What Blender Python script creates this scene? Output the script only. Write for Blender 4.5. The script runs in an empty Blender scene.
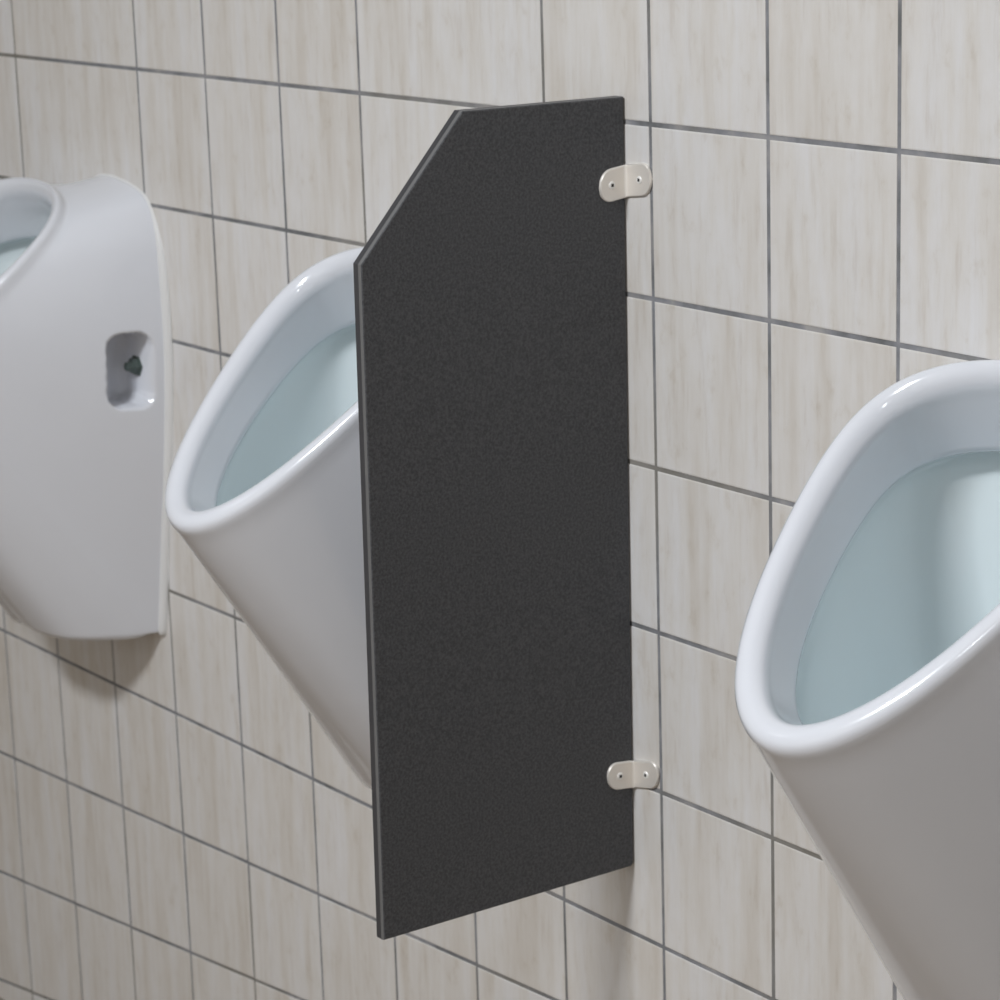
import bpy, bmesh, math, random
from mathutils import Vector, Matrix
random.seed(7)
C = bpy.context.scene.collection
FZ = 1.30            # height of the tile joint used as datum (z = 0 of the measurements) above the floor
T = 0.15             # tile pitch

# ------------------------------------------------------------------ materials
def mat(name, base, rough=.5, metal=0., coat=0., spec=.5):
    m = bpy.data.materials.new(name); m.use_nodes = True
    b = m.node_tree.nodes['Principled BSDF']
    b.inputs['Base Color'].default_value = (*base, 1)
    b.inputs['Roughness'].default_value = rough
    b.inputs['Metallic'].default_value = metal
    b.inputs['Coat Weight'].default_value = coat
    b.inputs['Coat Roughness'].default_value = .04
    b.inputs['Specular IOR Level'].default_value = spec
    return m

def noise(nt, vec, scale, detail=3, rough=.5):
    n = nt.nodes.new('ShaderNodeTexNoise'); n.inputs['Scale'].default_value = scale
    n.inputs['Detail'].default_value = detail; n.inputs['Roughness'].default_value = rough
    nt.links.new(vec, n.inputs['Vector']); return n.outputs['Fac']

def mapping(nt, vec, scale):
    n = nt.nodes.new('ShaderNodeMapping'); n.inputs['Scale'].default_value = scale
    nt.links.new(vec, n.inputs['Vector']); return n.outputs['Vector']

def ramp(nt, fac, stops):
    n = nt.nodes.new('ShaderNodeValToRGB'); el = n.color_ramp.elements
    while len(el) < len(stops): el.new(.5)
    for e, (p, c) in zip(el, stops): e.position = p; e.color = (*c, 1)
    nt.links.new(fac, n.inputs['Fac']); return n.outputs['Color']

def mix(nt, a, b, fac, mode='MIX'):
    n = nt.nodes.new('ShaderNodeMix'); n.data_type = 'RGBA'; n.blend_type = mode
    for s, v in ((n.inputs[6], a), (n.inputs[7], b), (n.inputs[0], fac)):
        if isinstance(v, bpy.types.NodeSocket): nt.links.new(v, s)
        else: s.default_value = v if not isinstance(v, tuple) else (*v, 1)
    return n.outputs[2]

def tile_material():
    m = mat('glazed_travertine_tile', (.6, .57, .52), .3)
    nt = m.node_tree; b = nt.nodes['Principled BSDF']
    tc = nt.nodes.new('ShaderNodeTexCoord').outputs['Object']
    at = nt.nodes.new('ShaderNodeAttribute'); at.attribute_name = 'tile_seed'
    add = nt.nodes.new('ShaderNodeVectorMath'); add.operation = 'ADD'
    nt.links.new(tc, add.inputs[0]); nt.links.new(at.outputs['Vector'], add.inputs[1])
    v = add.outputs[0]
    s1 = noise(nt, mapping(nt, v, (34, 34, 3.2)), 1.0, 3, .55)
    s2 = noise(nt, mapping(nt, v, (95, 95, 13)), 1.0, 5, .65)
    s3 = noise(nt, mapping(nt, v, (60, 60, 38)), 1.0, 6, .6)
    c1 = ramp(nt, s1, [(.34, (.712, .705, .708)), (.50, (.695, .678, .660)), (.68, (.632, .600, .562))])
    c2 = ramp(nt, s2, [(.40, (1.02, 1.02, 1.025)), (.56, (.99, .983, .975)), (.70, (.905, .878, .85))])
    c3 = ramp(nt, s3, [(.42, (1, 1, 1)), (.60, (.98, .975, .965)), (.72, (.90, .875, .84))])
    c = mix(nt, c1, c2, 1.0, 'MULTIPLY'); c = mix(nt, c, c3, 1.0, 'MULTIPLY')
    nt.links.new(c, b.inputs['Base Color'])
    bp = nt.nodes.new('ShaderNodeBump'); bp.inputs['Strength'].default_value = .06; bp.inputs['Distance'].default_value = .002
    nt.links.new(s2, bp.inputs['Height']); nt.links.new(bp.outputs[0], b.inputs['Normal'])
    b.inputs['Roughness'].default_value = .34
    return m

def grout_material():
    m = mat('grey_grout', (.2, .2, .2), .85, spec=.2)
    nt = m.node_tree; b = nt.nodes['Principled BSDF']
    tc = nt.nodes.new('ShaderNodeTexCoord').outputs['Object']
    n = noise(nt, tc, 22, 4, .6)
    n2 = noise(nt, tc, 3.5, 2, .5)
    c = ramp(nt, n, [(.35, (.15, .155, .16)), (.55, (.25, .255, .275)), (.72, (.36, .35, .35))])
    c = mix(nt, c, (.24, .22, .18), ramp(nt, n2, [(.5, (0, 0, 0)), (.62, (.6, .6, .6))]))
    nt.links.new(c, b.inputs['Base Color'])
    return m

def speckle_material(name, c0, c1, rough):
    m = mat(name, c0, rough)
    nt = m.node_tree; b = nt.nodes['Principled BSDF']
    tc = nt.nodes.new('ShaderNodeTexCoord').outputs['Object']
    n = noise(nt, tc, 420, 2, .7)
    nt.links.new(ramp(nt, n, [(.35, c0), (.65, c1)]), b.inputs['Base Color'])
    bp = nt.nodes.new('ShaderNodeBump'); bp.inputs['Strength'].default_value = .35; bp.inputs['Distance'].default_value = .0006
    nt.links.new(noise(nt, tc, 700, 2, .6), bp.inputs['Height']); nt.links.new(bp.outputs[0], b.inputs['Normal'])
    return m

def metal_material():
    m = mat('satin_nickel', (.88, .84, .79), .5, .5)
    nt = m.node_tree; b = nt.nodes['Principled BSDF']
    tc = nt.nodes.new('ShaderNodeTexCoord').outputs['Object']
    n = noise(nt, mapping(nt, tc, (300, 300, 900)), 1, 3, .6)
    r = nt.nodes.new('ShaderNodeMapRange'); nt.links.new(n, r.inputs[0])
    r.inputs[3].default_value = .42; r.inputs[4].default_value = .58
    nt.links.new(r.outputs[0], b.inputs['Roughness'])
    return m

M = {
    'tile': tile_material(), 'grout': grout_material(),
    'ceramic': mat('white_sanitary_ceramic', (.725, .745, .80), .16, coat=.6),
    'bowl': mat('white_bowl_bounce_tint', (.745, .815, .835), .16, coat=.6),  # blue-green cast of light bouncing inside the bowl is put into this white
    'bead': mat('white_sealant', (.74, .745, .75), .45),
    'bolt': mat('dull_green_grey_bolt', (.10, .13, .12), .35, .4),
    'panel': speckle_material('charcoal_laminate', (.044, .0452, .050), (.088, .090, .098), .62),
    'core': mat('dark_laminate_core', (.048, .048, .053), .5),
    'chamfer': mat('pale_grey_chamfered_arris', (.14, .14, .142), .45),
    'metal': metal_material(),
    'screw': mat('bright_steel_screw', (.95, .94, .92), .35, .2),
    'slot': mat('dark_screw_recess', (.03, .03, .03), .6, .5),
    'plaster': mat('white_paint', (.78, .78, .78), .8),
    'floor': mat('brown_grey_floor_tile', (.24, .185, .13), .5),
    'rear': mat('beige_painted_wall', (.55, .53, .50), .7),
}
for k in ('plaster', 'floor', 'rear', 'core', 'bead', 'bolt', 'ceramic', 'bowl'):   # faint unevenness so no surface is perfectly uniform
    m = M[k]; nt = m.node_tree; b = nt.nodes['Principled BSDF']
    base = tuple(b.inputs['Base Color'].default_value)[:3]
    tc = nt.nodes.new('ShaderNodeTexCoord').outputs['Object']
    n = noise(nt, tc, 6, 2, .5)
    nt.links.new(ramp(nt, n, [(.3, tuple(x * .985 for x in base)), (.7, tuple(min(1, x * 1.015) for x in base))]), b.inputs['Base Color'])

# ------------------------------------------------------------------ helpers
def link(name, me, m=None, parent=None, smooth=False):
    if isinstance(me, bmesh.types.BMesh):
        bm = me; me = bpy.data.meshes.new(name); bmesh.ops.recalc_face_normals(bm, faces=bm.faces)
        bm.to_mesh(me); bm.free()
    if m:
        for x in (m if isinstance(m, (list, tuple)) else [m]): me.materials.append(x)
    for p in me.polygons: p.use_smooth = smooth
    o = bpy.data.objects.new(name, me); C.objects.link(o)
    if parent: o.parent = parent
    return o

def empty(name, loc, label, cat, group=None):
    o = bpy.data.objects.new(name, None); C.objects.link(o); o.location = loc
    o['label'] = label; o['category'] = cat
    if group: o['group'] = group
    return o

def box(bm, lo, hi):
    r = bmesh.ops.create_cube(bm, size=1)
    for v in r['verts']:
        v.co = Vector([lo[i] + (v.co[i] + .5) * (hi[i] - lo[i]) for i in range(3)])
    return r['verts']

# ------------------------------------------------------------------ tiled wall
X0, X1, Y1, ZT = -3.3, 3.3, -3.4, 1.65
COL = range(-22, 23)
def row_z(r, x):                       # the three lowest courses run out of level, as laid
    z = -r * T
    xx = max(-1.6, min(x, -.10))
    if r == 6: z += .0545 * (xx + .90)
    elif r == 7: z += .104 * (xx + .89)
    elif r == 8: z += .15 * (xx + .97)
    elif r > 8: z = None
    return z
def build_wall():
    bm = bmesh.new()
    seed = bm.loops.layers.float_color.new('tile_seed')
    g, ch, dp = .0019, .0010, .0013
    missing = {(1, -1), (1, 0), (6, -1), (6, 0)}      # joints (column line, course) that are not there: one wide tile
    for r in range(-11, 9):
        c = -22
        while c < 22:
            n = 2 if (c + 9, r) in {(m[0], m[1]) for m in missing} else 1
            # column index c+8 is the left joint of this tile
            x0, x1 = c * T, (c + n) * T
            bot = -FZ if r == 8 else None
            q = [(x0 + g, (row_z(r, x0) - g)), (x1 - g, (row_z(r, x1) - g)),
                 (x1 - g, (row_z(r + 1, x1) + g) if bot is None else bot), (x0 + g, (row_z(r + 1, x0) + g) if bot is None else bot)]
            s = Vector((random.random() * 40, random.random() * 40, random.random() * 40))
            cx = sum(p[0] for p in q) / 4; cz = sum(p[1] for p in q) / 4
            tl = [random.uniform(-.00025, .00025) for _ in range(2)]
            def ring(ins, y, k=0):
                out = []
                for (px, pz) in q:
                    ix = px + ins * (1 if px < cx else -1); iz = pz + ins * (1 if pz < cz else -1)
                    out.append(bm.verts.new((ix, y + k * (tl[0] * (1 if px < cx else -1) + tl[1] * (1 if pz < cz else -1)), iz + FZ)))
                return out
            a = ring(0, dp); b = ring(ch * .3, .0003, 1); d = ring(ch * 1.3, 0, 1)
            fs = [bm.faces.new(d)]
            for u, w in ((a, b), (b, d)):
                for i in range(4): fs.append(bm.faces.new((u[i], u[(i + 1) % 4], w[(i + 1) % 4], w[i])))
            for f in fs:
                f.material_index = 0
                for l in f.loops: l[seed] = (s.x, s.y, s.z, 1)
            c += n
    vs = [bm.verts.new(p) for p in ((X0, dp * .55, 0), (X1, dp * .55, 0), (X1, dp * .55, FZ + ZT), (X0, dp * .55, FZ + ZT))]
    f = bm.faces.new(vs); f.material_index = 1
    vs2 = [bm.verts.new(p) for p in ((X0, .12, 0), (X1, .12, 0), (X1, .12, FZ + ZT), (X0, .12, FZ + ZT))]
    f = bm.faces.new(vs2[::-1]); f.material_index = 1
    for i in range(4):
        f = bm.faces.new((vs[i], vs[(i + 1) % 4], vs2[(i + 1) % 4], vs2[i])); f.material_index = 1
    me = bpy.data.meshes.new('wall_back'); 
    # keep the tiles facing the room
    for f in bm.faces:
        f.normal_update()
        if f.material_index == 0 and f.normal.y > 0: f.normal_flip()
    bm.to_mesh(me); bm.free()
    o = link('wall_back', me, [M['tile'], M['grout']]); o['kind'] = 'structure'
build_wall()
def struct(name, lo, hi, m):
    bm = bmesh.new(); box(bm, lo, hi); o = link(name, bm, m); o['kind'] = 'structure'; return o
H = FZ + ZT
struct('floor', (X0, Y1, -.1), (X1, 0, 0), M['floor'])
struct('ceiling', (X0, Y1, H), (X1, .12, H + .1), M['plaster'])
struct('wall_front', (X0, Y1 - .1, 0), (X1, Y1, H), M['rear'])
struct('wall_left', (X0 - .1, Y1 - .1, 0), (X0, .12, H), M['rear'])
struct('wall_right', (X1, Y1 - .1, 0), (X1 + .1, .12, H), M['rear'])

# ------------------------------------------------------------------ urinal
def rim_curve(p, th):
    D, zl, Dt, zt, a0, a1, a2, a3, _, c1 = p
    v = (1 - math.cos(th)) / 2
    u = math.sin(th) * (a0 + a1 * math.cos(th) + a2 * math.cos(2 * th) + a3 * math.cos(3 * th))
    ly, lz = D - Dt, zt - zl; L = math.hypot(ly, lz); ny, nz = -lz / L, ly / L
    off = c1 * (math.cos(2 * th) - 1)
    return Vector((u, -D + v * ly + off * ny, zl + v * lz + off * nz))
PO = [.3165, -.3557, .0558, -.1294, .1417, -.0492, .0178, -.0030, 0, -.0008]
PI_ = [.3001, -.3385, .0638, -.1464, .1180, -.0506, .0152, -.0047, 0, -.0010]
PE = [.2674, -.3608, .0300, -.2010, .1260, -.0570, .0210, -.0042, 0, -.0056]
NRM = Vector((0, -.656, .755))                 # out of the rim plane
KEYS = [(0, (0, -.116, -.648)), (15, (.036, -.113, -.651)), (30, (.078, -.096, -.653)), (45, (.113, -.056, -.653)),
        (56, (.133, -.018, -.652)), (62, (.139, -.004, -.645)), (75, (.158, -.003, -.540)), (90, (.180, -.003, -.420)),
        (105, (.192, -.003, -.310)), (118, (.190, -.003, -.222)), (130, (.180, -.003, -.175)), (142, (.159, -.003, -.142)),
        (155, (.112, -.003, -.1285)), (168, (.058, -.003, -.1255)), (180, (0, -.003, -.140))]
def ss(a, b, x):
    t = max(0, min(1, (x - a) / (b - a))); return t * t * (3 - 2 * t)
def kcurve(deg):
    s = 1
    deg = deg % 360
    if deg > 180: deg = 360 - deg; s = -1
    for i in range(len(KEYS) - 1):
        if KEYS[i][0] <= deg <= KEYS[i + 1][0]: break
    def P(j):
        if j < 0: a = KEYS[-j]; return -a[0], Vector((-a[1][0], a[1][1], a[1][2]))
        if j >= len(KEYS): a = KEYS[2 * len(KEYS) - 2 - j]; return 360 - a[0], Vector((-a[1][0], a[1][1], a[1][2]))
        return KEYS[j][0], Vector(KEYS[j][1])
    (t0, p0), (t1, p1), (t2, p2), (t3, p3) = P(i - 1), P(i), P(i + 1), P(i + 2)
    m1 = (p2 - p0) / (t2 - t0) * (t2 - t1); m2 = (p3 - p1) / (t3 - t1) * (t2 - t1)
    t = (deg - t1) / (t2 - t1)
    r = p1 * (2*t**3 - 3*t*t + 1) + m1 * (t**3 - 2*t*t + t) + p2 * (-2*t**3 + 3*t*t) + m2 * (t**3 - t*t)
    if s < 0:                                  # the far side sits a little lower and narrower, tucked in behind the rim
        r.z -= .030 * ss(176, 150, deg) * ss(100, 135, deg) ; r.x *= 1 - .20 * ss(112, 72, deg) * ss(14, 54, deg)
        r.z -= .018 * ss(180, 168, deg) * ss(140, 165, deg)
    return Vector((r.x * s, min(r.y, -.002), r.z))
def ss(a, b, x):
    t = max(0, min(1, (x - a) / (b - a))); return t * t * (3 - 2 * t)

def recess(p):                                 # the fixing pocket in the right flank by the wall
    if p.x < .12: return p
    cy, cz, hy, hz, r = -.0425, -.3315, .0240, .0425, .016
    qx = abs(p.y - cy) - (hy - r); qz = abs(p.z - cz) - (hz - r)
    d = math.hypot(max(qx, 0), max(qz, 0)) + min(max(qx, qz), 0) - r
    k = ss(.0012, -.0028, d)
    # the pocket deepens towards the wall
    depth = .020 + .034 * ss(-.074, -.030, p.y)
    return Vector((p.x - depth * k, p.y, p.z))

def urinal_rings():
    degs = []
    d = 0.
    while d < 180 - 1e-6:
        degs.append(d); d += .3 if 79 <= d < 113 else 1.5 if not 50 <= d < 66 else 1.0
    degs = degs + [180.] + [360 - x for x in reversed(degs) if x > 0]
    rings = []; 
    def add(f): rings.append([f(x) for x in degs])
    def wb(x):
        y = x if x <= 180 else 360 - x
        return 1 - ss(48, 62, y)
    def O(x): return rim_curve(PO, math.radians(x))
    def I(x): return rim_curve(PI_, math.radians(x))
    def E(x): return rim_curve(PE, math.radians(x))
    # back and base
    add(lambda x: (lambda k: Vector((k.x * (1 - .10 * wb(x)), -.0005, k.z - .009 * wb(x))))(kcurve(x)))
    def B2(x):
        k = kcurve(x); w = wb(x); return Vector((k.x * (1 - .07 * w), k.y * (1 - .16 * w), k.z - .0085 * w))
    def B1(x):
        k = kcurve(x); w = wb(x); return Vector((k.x * (1 - .02 * w), k.y * (1 - .04 * w), k.z - .006 * w))
    add(lambda x: B2(x).lerp(Vector((B2(x).x, -.0005, B2(x).z)), .5))
    add(B2); add(B1); 
    ts = [1 - i * .0125 for i in range(0, 40)]
    t = ts[-1]
    while t > .04: t -= .03; ts.append(max(t, .03))
    def flank(x, t):
        o = O(x) - NRM * .0075; k = kcurve(x)
        p = o.lerp(k, t)
        y = x if x <= 180 else 360 - x
        side = math.sin(math.radians(min(y, 180))) ** 2
        b = 4 * t * (1 - t)
        sx = 1 if x <= 180 else -1
        p = p + Vector((sx * .006 * side * b, -.0015 * side * b, 0))
        return recess(p)
    for t in ts: add(lambda x, t=t: flank(x, t))
    rim0 = len(rings)
    prof = [(-.004, -.0062), (-.0, -.0015), (.05, .0022), (.14, .0050), (.28, .0066), (.48, .0072), (.68, .0062), (.84, .0036), (.95, .0004), (1.02, -.0045)]
    for (a, h) in prof:
        add(lambda x, a=a, h=h: O(x).lerp(I(x), a) + NRM * h)
    rim1 = len(rings)
    for i in range(1, 13):
        t = i / 12
        add(lambda x, t=t: (I(x) - NRM * .0045).lerp(E(x), t) )
    def U(x, out, dn):
        e = E(x); c = Vector((0, -.13, -.26)); r = (e - c); r = r - NRM * r.dot(NRM); r.normalize()
        q = e + r * out - NRM * dn
        q.y = min(q.y, -.016); return q
    add(lambda x: U(x, .0015, .0035)); add(lambda x: U(x, .006, .006)); add(lambda x: U(x, .010, .010)); add(lambda x: U(x, .012, .018))
    Cc = Vector((0, -.075, -.535))
    for i in range(1, 25):
        ph = math.radians(90 * i / 24)
        def f(x, ph=ph):
            u = U(x, .012, .018)
            y = x if x <= 180 else 360 - x
            k = 2.0 - 1.5 * ss(20, 150, y)
            c = max(0., math.cos(ph)) ** k if ph < math.pi / 2 - 1e-6 else 0.004
            s = math.sin(ph)
            return Vector((Cc.x + (u.x - Cc.x) * c, Cc.y + (u.y - Cc.y) * c, u.z + (Cc.z - u.z) * s))
        add(f)
    return degs, rings, rim0, rim1

def urinal_meshes():
    degs, rings, r0, r1 = urinal_rings()
    n = len(degs); co = [p for r in rings for p in r]
    full = bpy.data.meshes.new('tmp')
    quads = [(i * n + j, i * n + (j + 1) % n, (i + 1) * n + (j + 1) % n, (i + 1) * n + j) for i in range(len(rings) - 1) for j in range(n)]
    full.from_pydata([tuple(p) for p in co], [], quads); full.update()
    # orientation: the rim must face out of the rim plane
    mid = (r0 + 5) * n
    nm = [Vector(v.normal) for v in full.vertices]
    flip = nm[mid].dot(NRM) < 0
    if flip: nm = [-v for v in nm]
    bpy.data.meshes.remove(full)
    out = {}
    for name, a, b in (('body', 0, r0), ('rim', r0, r1 + 12), ('bowl', r1 + 12, len(rings) - 1)):
        fs = []
        for i in range(a, b):
            for j in range(n):
                q = [(i - a) * n + j, (i - a) * n + (j + 1) % n, (i + 1 - a) * n + (j + 1) % n, (i + 1 - a) * n + j]
                fs.append(q[::-1] if flip else q)
        vs = [tuple(p) for p in co[a * n:(b + 1) * n]]
        vn = nm[a * n:(b + 1) * n]
        if name == 'body':                           # close the back against the wall
            fs.append(list(range(n)) if flip else list(range(n))[::-1])
        if name == 'bowl':
            k = (b - a) * n; vs.append((0, -.075, -.535)); vn = list(vn) + [Vector((0, -.3, 1)).normalized()]
            for j in range(n):
                q = [k + j, k + (j + 1) % n, len(vs) - 1]; fs.append(q[::-1] if flip else q)
        me = bpy.data.meshes.new(name); me.from_pydata(vs, [], fs); me.update()
        for p in me.polygons: p.use_smooth = True
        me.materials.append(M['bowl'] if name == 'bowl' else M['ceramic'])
        me.normals_split_custom_set_from_vertices([tuple(v) for v in vn])
        out[name] = me
    return out

def bead_mesh():
    bm = bmesh.new(); rings = []
    ds = [58 + i * 1.5 for i in range(77)]
    pts = [kcurve(d) for d in ds]
    for i, p in enumerate(pts):
        a = pts[max(0, i - 1)]; b = pts[min(len(pts) - 1, i + 1)]; t = (b - a); t.y = 0; t.normalize()
        o = Vector((t.z, 0, -t.x)); 
        if o.dot(p - Vector((0, 0, -.38))) < 0: o = -o
        p = Vector((p.x, 0, p.z))
        R = .0085 - .0055 * ss(112, 140, ds[i])
        rings.append([bm.verts.new(p + o * (R * math.cos(q) - .001) + Vector((0, -.8 * R * math.sin(q), 0))) for q in [math.pi * k / 8 for k in range(9)]])
    for a, b in zip(rings, rings[1:]):
        for i in range(8): bm.faces.new((a[i], a[i + 1], b[i + 1], b[i]))
    bm.faces.new(rings[0]); bm.faces.new(rings[-1])
    me = bpy.data.meshes.new('sealant_bead'); bmesh.ops.recalc_face_normals(bm, faces=bm.faces); bm.to_mesh(me); bm.free()
    me.materials.append(M['bead'])
    for p in me.polygons: p.use_smooth = True
    return me

def lathe(bm, prof, seg, frame):
    """prof: (radius, height) pairs turned about the frame's local Z"""
    rs = [[bm.verts.new(frame @ Vector((r * math.cos(2*math.pi*k/seg), r * math.sin(2*math.pi*k/seg), h))) for k in range(seg)] for r, h in prof]
    for a, b in zip(rs, rs[1:]):
        for k in range(seg): bm.faces.new((a[k], a[(k + 1) % seg], b[(k + 1) % seg], b[k]))
    bm.faces.new(rs[0]); bm.faces.new(rs[-1])

UM = urinal_meshes(); BEAD = bead_mesh()
bb = bmesh.new()
fr = Matrix.Translation((.1500, -.0185, -.332)) @ Matrix.Rotation(math.radians(90), 4, 'X')
lathe(bb, [(.0125, 0), (.0125, .003), (.0100, .0035), (.0095, .008), (.0060, .0095), (.0055, .015), (.0025, .017)], 6, fr)
proto = None
def make_urinal(x, label):
    global proto
    loc = Vector((x, 0, FZ))
    if proto is None:
        r = empty('urinal', loc, label, 'urinal', 'wall-hung white urinals')
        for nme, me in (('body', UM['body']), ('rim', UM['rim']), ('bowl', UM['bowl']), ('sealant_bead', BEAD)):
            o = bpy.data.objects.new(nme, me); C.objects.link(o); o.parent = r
        o = link('fixing_bolt', bb, M['bolt'], r); o['label'] = 'dark green-grey bolt head in the side pocket'
        proto = r
    else:
        r = proto.copy(); C.objects.link(r); r.location = loc; r['label'] = label
        for ch in list(proto.children):
            c = ch.copy(); C.objects.link(c); c.parent = r
    return r
make_urinal(-1.055, 'white ceramic urinal at the far left with a small pocket in its side')
make_urinal(-.2885, 'middle white ceramic urinal, partly hidden behind the charcoal divider')
make_urinal(.5061, 'nearest white ceramic urinal, right of the charcoal divider, cut by the photo edge')

# ------------------------------------------------------------------ divider
def px_(z): return -.03648 + .00916 * (z + .33)        # the panel hangs half a degree out of plumb
div = empty('urinal_divider', (px_(-.33), 0, FZ - .33), 'charcoal laminate privacy panel with a cut corner bracketed to the tiled wall', 'divider')
def panel():
    bm = bmesh.new()
    th, ch = .0125, .0042
    y0 = -.0012
    out = [(y0, .0218), (-.1707, .0236), (-.2754, -.0919), (-.2772, -.6802), (y0 - .003, -.6817), (y0, -.679)]
    n = len(out)
    cy = sum(p[0] for p in out) / n; cz = sum(p[1] for p in out) / n
    def inset(d):
        res = []
        for i in range(n):
            a, b, c = Vector(out[i - 1]), Vector(out[i]), Vector(out[(i + 1) % n])
            e1 = (b - a).normalized(); e2 = (c - b).normalized()
            n1 = Vector((-e1.y, e1.x)); n2 = Vector((-e2.y, e2.x))
            if n1.dot(Vector((cy, cz)) - b) < 0: n1 = -n1
            if n2.dot(Vector((cy, cz)) - b) < 0: n2 = -n2
            m = (n1 + n2).normalized(); res.append(b + m * d / max(.3, m.dot(n1)))
        return res
    def ring(pts, dx): return [bm.verts.new((px_(p[1]) + dx - px_(-.33), p[0], p[1] + .33)) for p in pts]
    i0 = inset(0); i1 = inset(.0012)
    A = ring(i1, -th); B = ring(i0, -th + .001); Bm = ring(i0, -ch - .0008); Cc = ring(inset(-.0002), -ch); D = ring(inset(.0003), -.0007); E = ring(inset(.0012), 0)
    def band(u, w, mi):
        for i in range(n):
            f = bm.faces.new((u[i], u[(i + 1) % n], w[(i + 1) % n], w[i])); f.material_index = mi
    band(A, B, 1); band(B, Bm, 1); band(Bm, Cc, 1); band(Cc, D, 2); band(D, E, 0)
    bm.faces.new(A).material_index = 0; bm.faces.new(E).material_index = 0
    return link('panel', bm, [M['panel'], M['core'], M['chamfer']], div)
panel()

def bracket(zc, hz, ly, lx, tf, tw, sy, sx):
    """an L of rounded plate: one leaf on the panel face, one on the tiles. tf / tw tilt the leaves' far ends"""
    bm = bmesh.new(); t = .0024; R = .0050
    px = px_(zc) - px_(-.33); z0 = zc + .33
    # path in plan: from the far end of the face leaf (y=-ly) to the corner, then along the wall
    N = 26
    path = []                                    # (x, y, nx, ny, s) s = signed distance from the fold
    for i in range(N + 1):
        s = ly - (ly - R) * i / N; path.append((0, -s, 1, 0, -s))
    for i in range(1, 6):
        a = math.pi / 2 * i / 6
        path.append((R - R * math.cos(a), -R + R * math.sin(a), math.cos(a), -math.sin(a), -R + 2 * R * i / 6))
    for i in range(N + 1):
        s = R + (lx - R) * i / N; path.append((s, 0, 0, -1, s))
    def half(s):
        L = ly if s < 0 else lx
        r = hz * .98
        d = L - abs(s)
        if d >= r: return hz
        k = max(0, 1 - ((r - d) / r) ** 2.3)
        return hz * math.sqrt(k) + .00002
    rings = []
    for (x, y, nx, ny, s) in path:
        h = half(s); dz = (tf * -s if s < 0 else tw * s)
        ed = .0009
        pts = []
        for (o, zz) in ((0, -1), (t - ed, -1), (t, -1 + min(1, ed / max(h, 1e-5))), (t, 1 - min(1, ed / max(h, 1e-5))), (t - ed, 1), (0, 1)):
            oo = o if h > .004 else min(o, t * (.45 + .55 * h / .004))
            pts.append(bm.verts.new((px + x + nx * oo + .0001, y + ny * oo - .0002, z0 + dz + zz * h)))
        rings.append(pts)
    for a, b in zip(rings, rings[1:]):
        for i in range(6): bm.faces.new((a[i], a[(i + 1) % 6], b[(i + 1) % 6], b[i]))
    bm.faces.new(rings[0]); bm.faces.new(rings[-1])
    o = link('bracket', bm, M['metal'], div)
    for p in o.data.polygons: p.use_smooth = True
    em = o.modifiers.new('edges', 'EDGE_SPLIT'); em.split_angle = math.radians(32)
    for which in (0, 1):
        if which == 0: fr = Matrix.Translation((px + t, -sy, z0 + tf * sy)) @ Matrix.Rotation(math.radians(90), 4, 'Y')
        else: fr = Matrix.Translation((px + sx, -t, z0 + tw * sx)) @ Matrix.Rotation(math.radians(90), 4, 'X')
        sm = bmesh.new()
        lathe(sm, [(.0034, -.0004), (.0034, .0003), (.0029, .0008), (.0020, .0009)], 20, fr)
        for f in sm.faces: f.material_index = 0
        for ang in (45, 135):
            q = fr @ Matrix.Rotation(math.radians(ang), 4, 'Z')
            vs = box(sm, (-.0016, -.0006, .0004), (.0016, .0006, .00115))
            for v in vs: v.co = q @ v.co
            for f in {f for v in vs for f in v.link_faces}: f.material_index = 1
        link('screw', sm, [M['screw'], M['slot']], o)
    return o
bracket(-.0505, .0142, .0300, .0362, -.12, .12, .0176, .0212)
bracket(-.5922, .0130, .0312, .0375, .12, .22, .0178, .0208)

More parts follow.
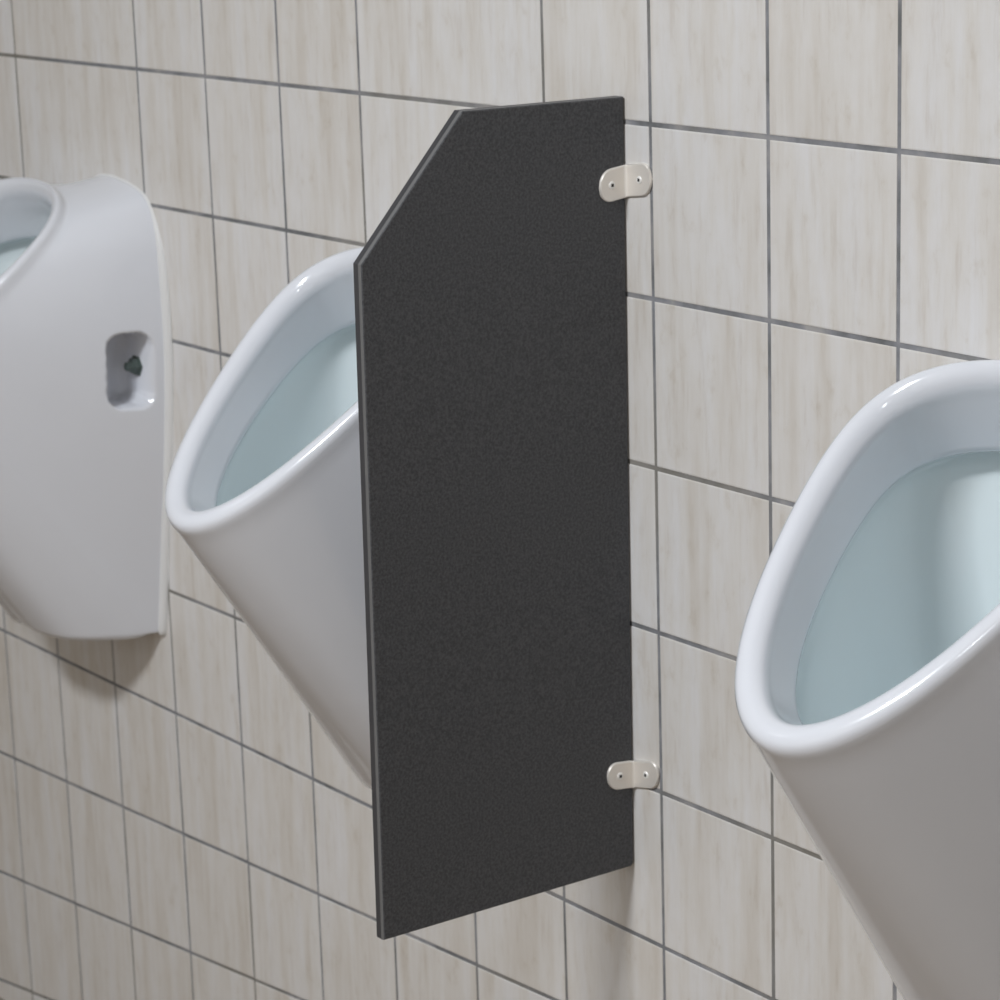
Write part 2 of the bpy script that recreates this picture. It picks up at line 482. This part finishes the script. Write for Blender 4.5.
# ------------------------------------------------------------------ lamps
def ceiling_lamp(x, y, w, d, power, label, col=(.93, .965, 1.0)):
    r = empty('ceiling_lamp', (x, y, H), label, 'lamp', 'ceiling lamps over the urinals')
    bm = bmesh.new(); box(bm, (-w/2 - .03, -d/2 - .03, -.05), (w/2 + .03, d/2 + .03, 0)); link('housing', bm, M['plaster'], r)
    ld = bpy.data.lights.new('lamp_light', 'AREA'); ld.shape = 'RECTANGLE'; ld.size = w; ld.size_y = d; ld.energy = power; ld.color = col
    lo = bpy.data.objects.new('lamp_light', ld); C.objects.link(lo); lo.parent = r; lo.location = (0, 0, -.055)
ceiling_lamp(.25, -2.10, .62, .34, 84, 'rectangular ceiling lamp above the middle of the row')
ceiling_lamp(-2.0, -2.10, .62, .34, 2, 'rectangular ceiling lamp at the far left end of the room')
ceiling_lamp(2.0, -2.10, .62, .34, 9, 'rectangular ceiling lamp at the right end of the room')

w = bpy.data.worlds.new('World'); bpy.context.scene.world = w; w.use_nodes = True
w.node_tree.nodes['Background'].inputs[0].default_value = (.8, .85, 1, 1); w.node_tree.nodes['Background'].inputs[1].default_value = .2

# ------------------------------------------------------------------ camera
cd = bpy.data.cameras.new('camera'); cam = bpy.data.objects.new('camera', cd); C.objects.link(cam)
rx, ry, rz = Vector((.5889, .8076, -.0296)), Vector((.1762, -.1641, -.9706)), Vector((-.7887, .5664, -.2390))
R3 = Matrix((rx, -ry, -rz)).transposed()
q = R3.to_quaternion().normalized()
cam.matrix_world = Matrix.Translation((1.81507, -1.47213, .25014 + FZ)) @ q.to_matrix().to_4x4()
cd.sensor_width = 36; cd.lens = 2.73927 * 36
cd.dof.use_dof = True; cd.dof.focus_distance = 2.12; cd.dof.aperture_fstop = 15
cd.clip_start = .02
sc = bpy.context.scene; sc.camera = cam
sc.view_settings.view_transform = 'Standard'; sc.view_settings.look = 'None'
sc.view_settings.gamma = 1; sc.view_settings.use_curve_mapping = False
sc.view_settings.exposure = -.07
sc.cycles.max_bounces = 10; sc.cycles.diffuse_bounces = 6
sc.cycles.use_denoising = True
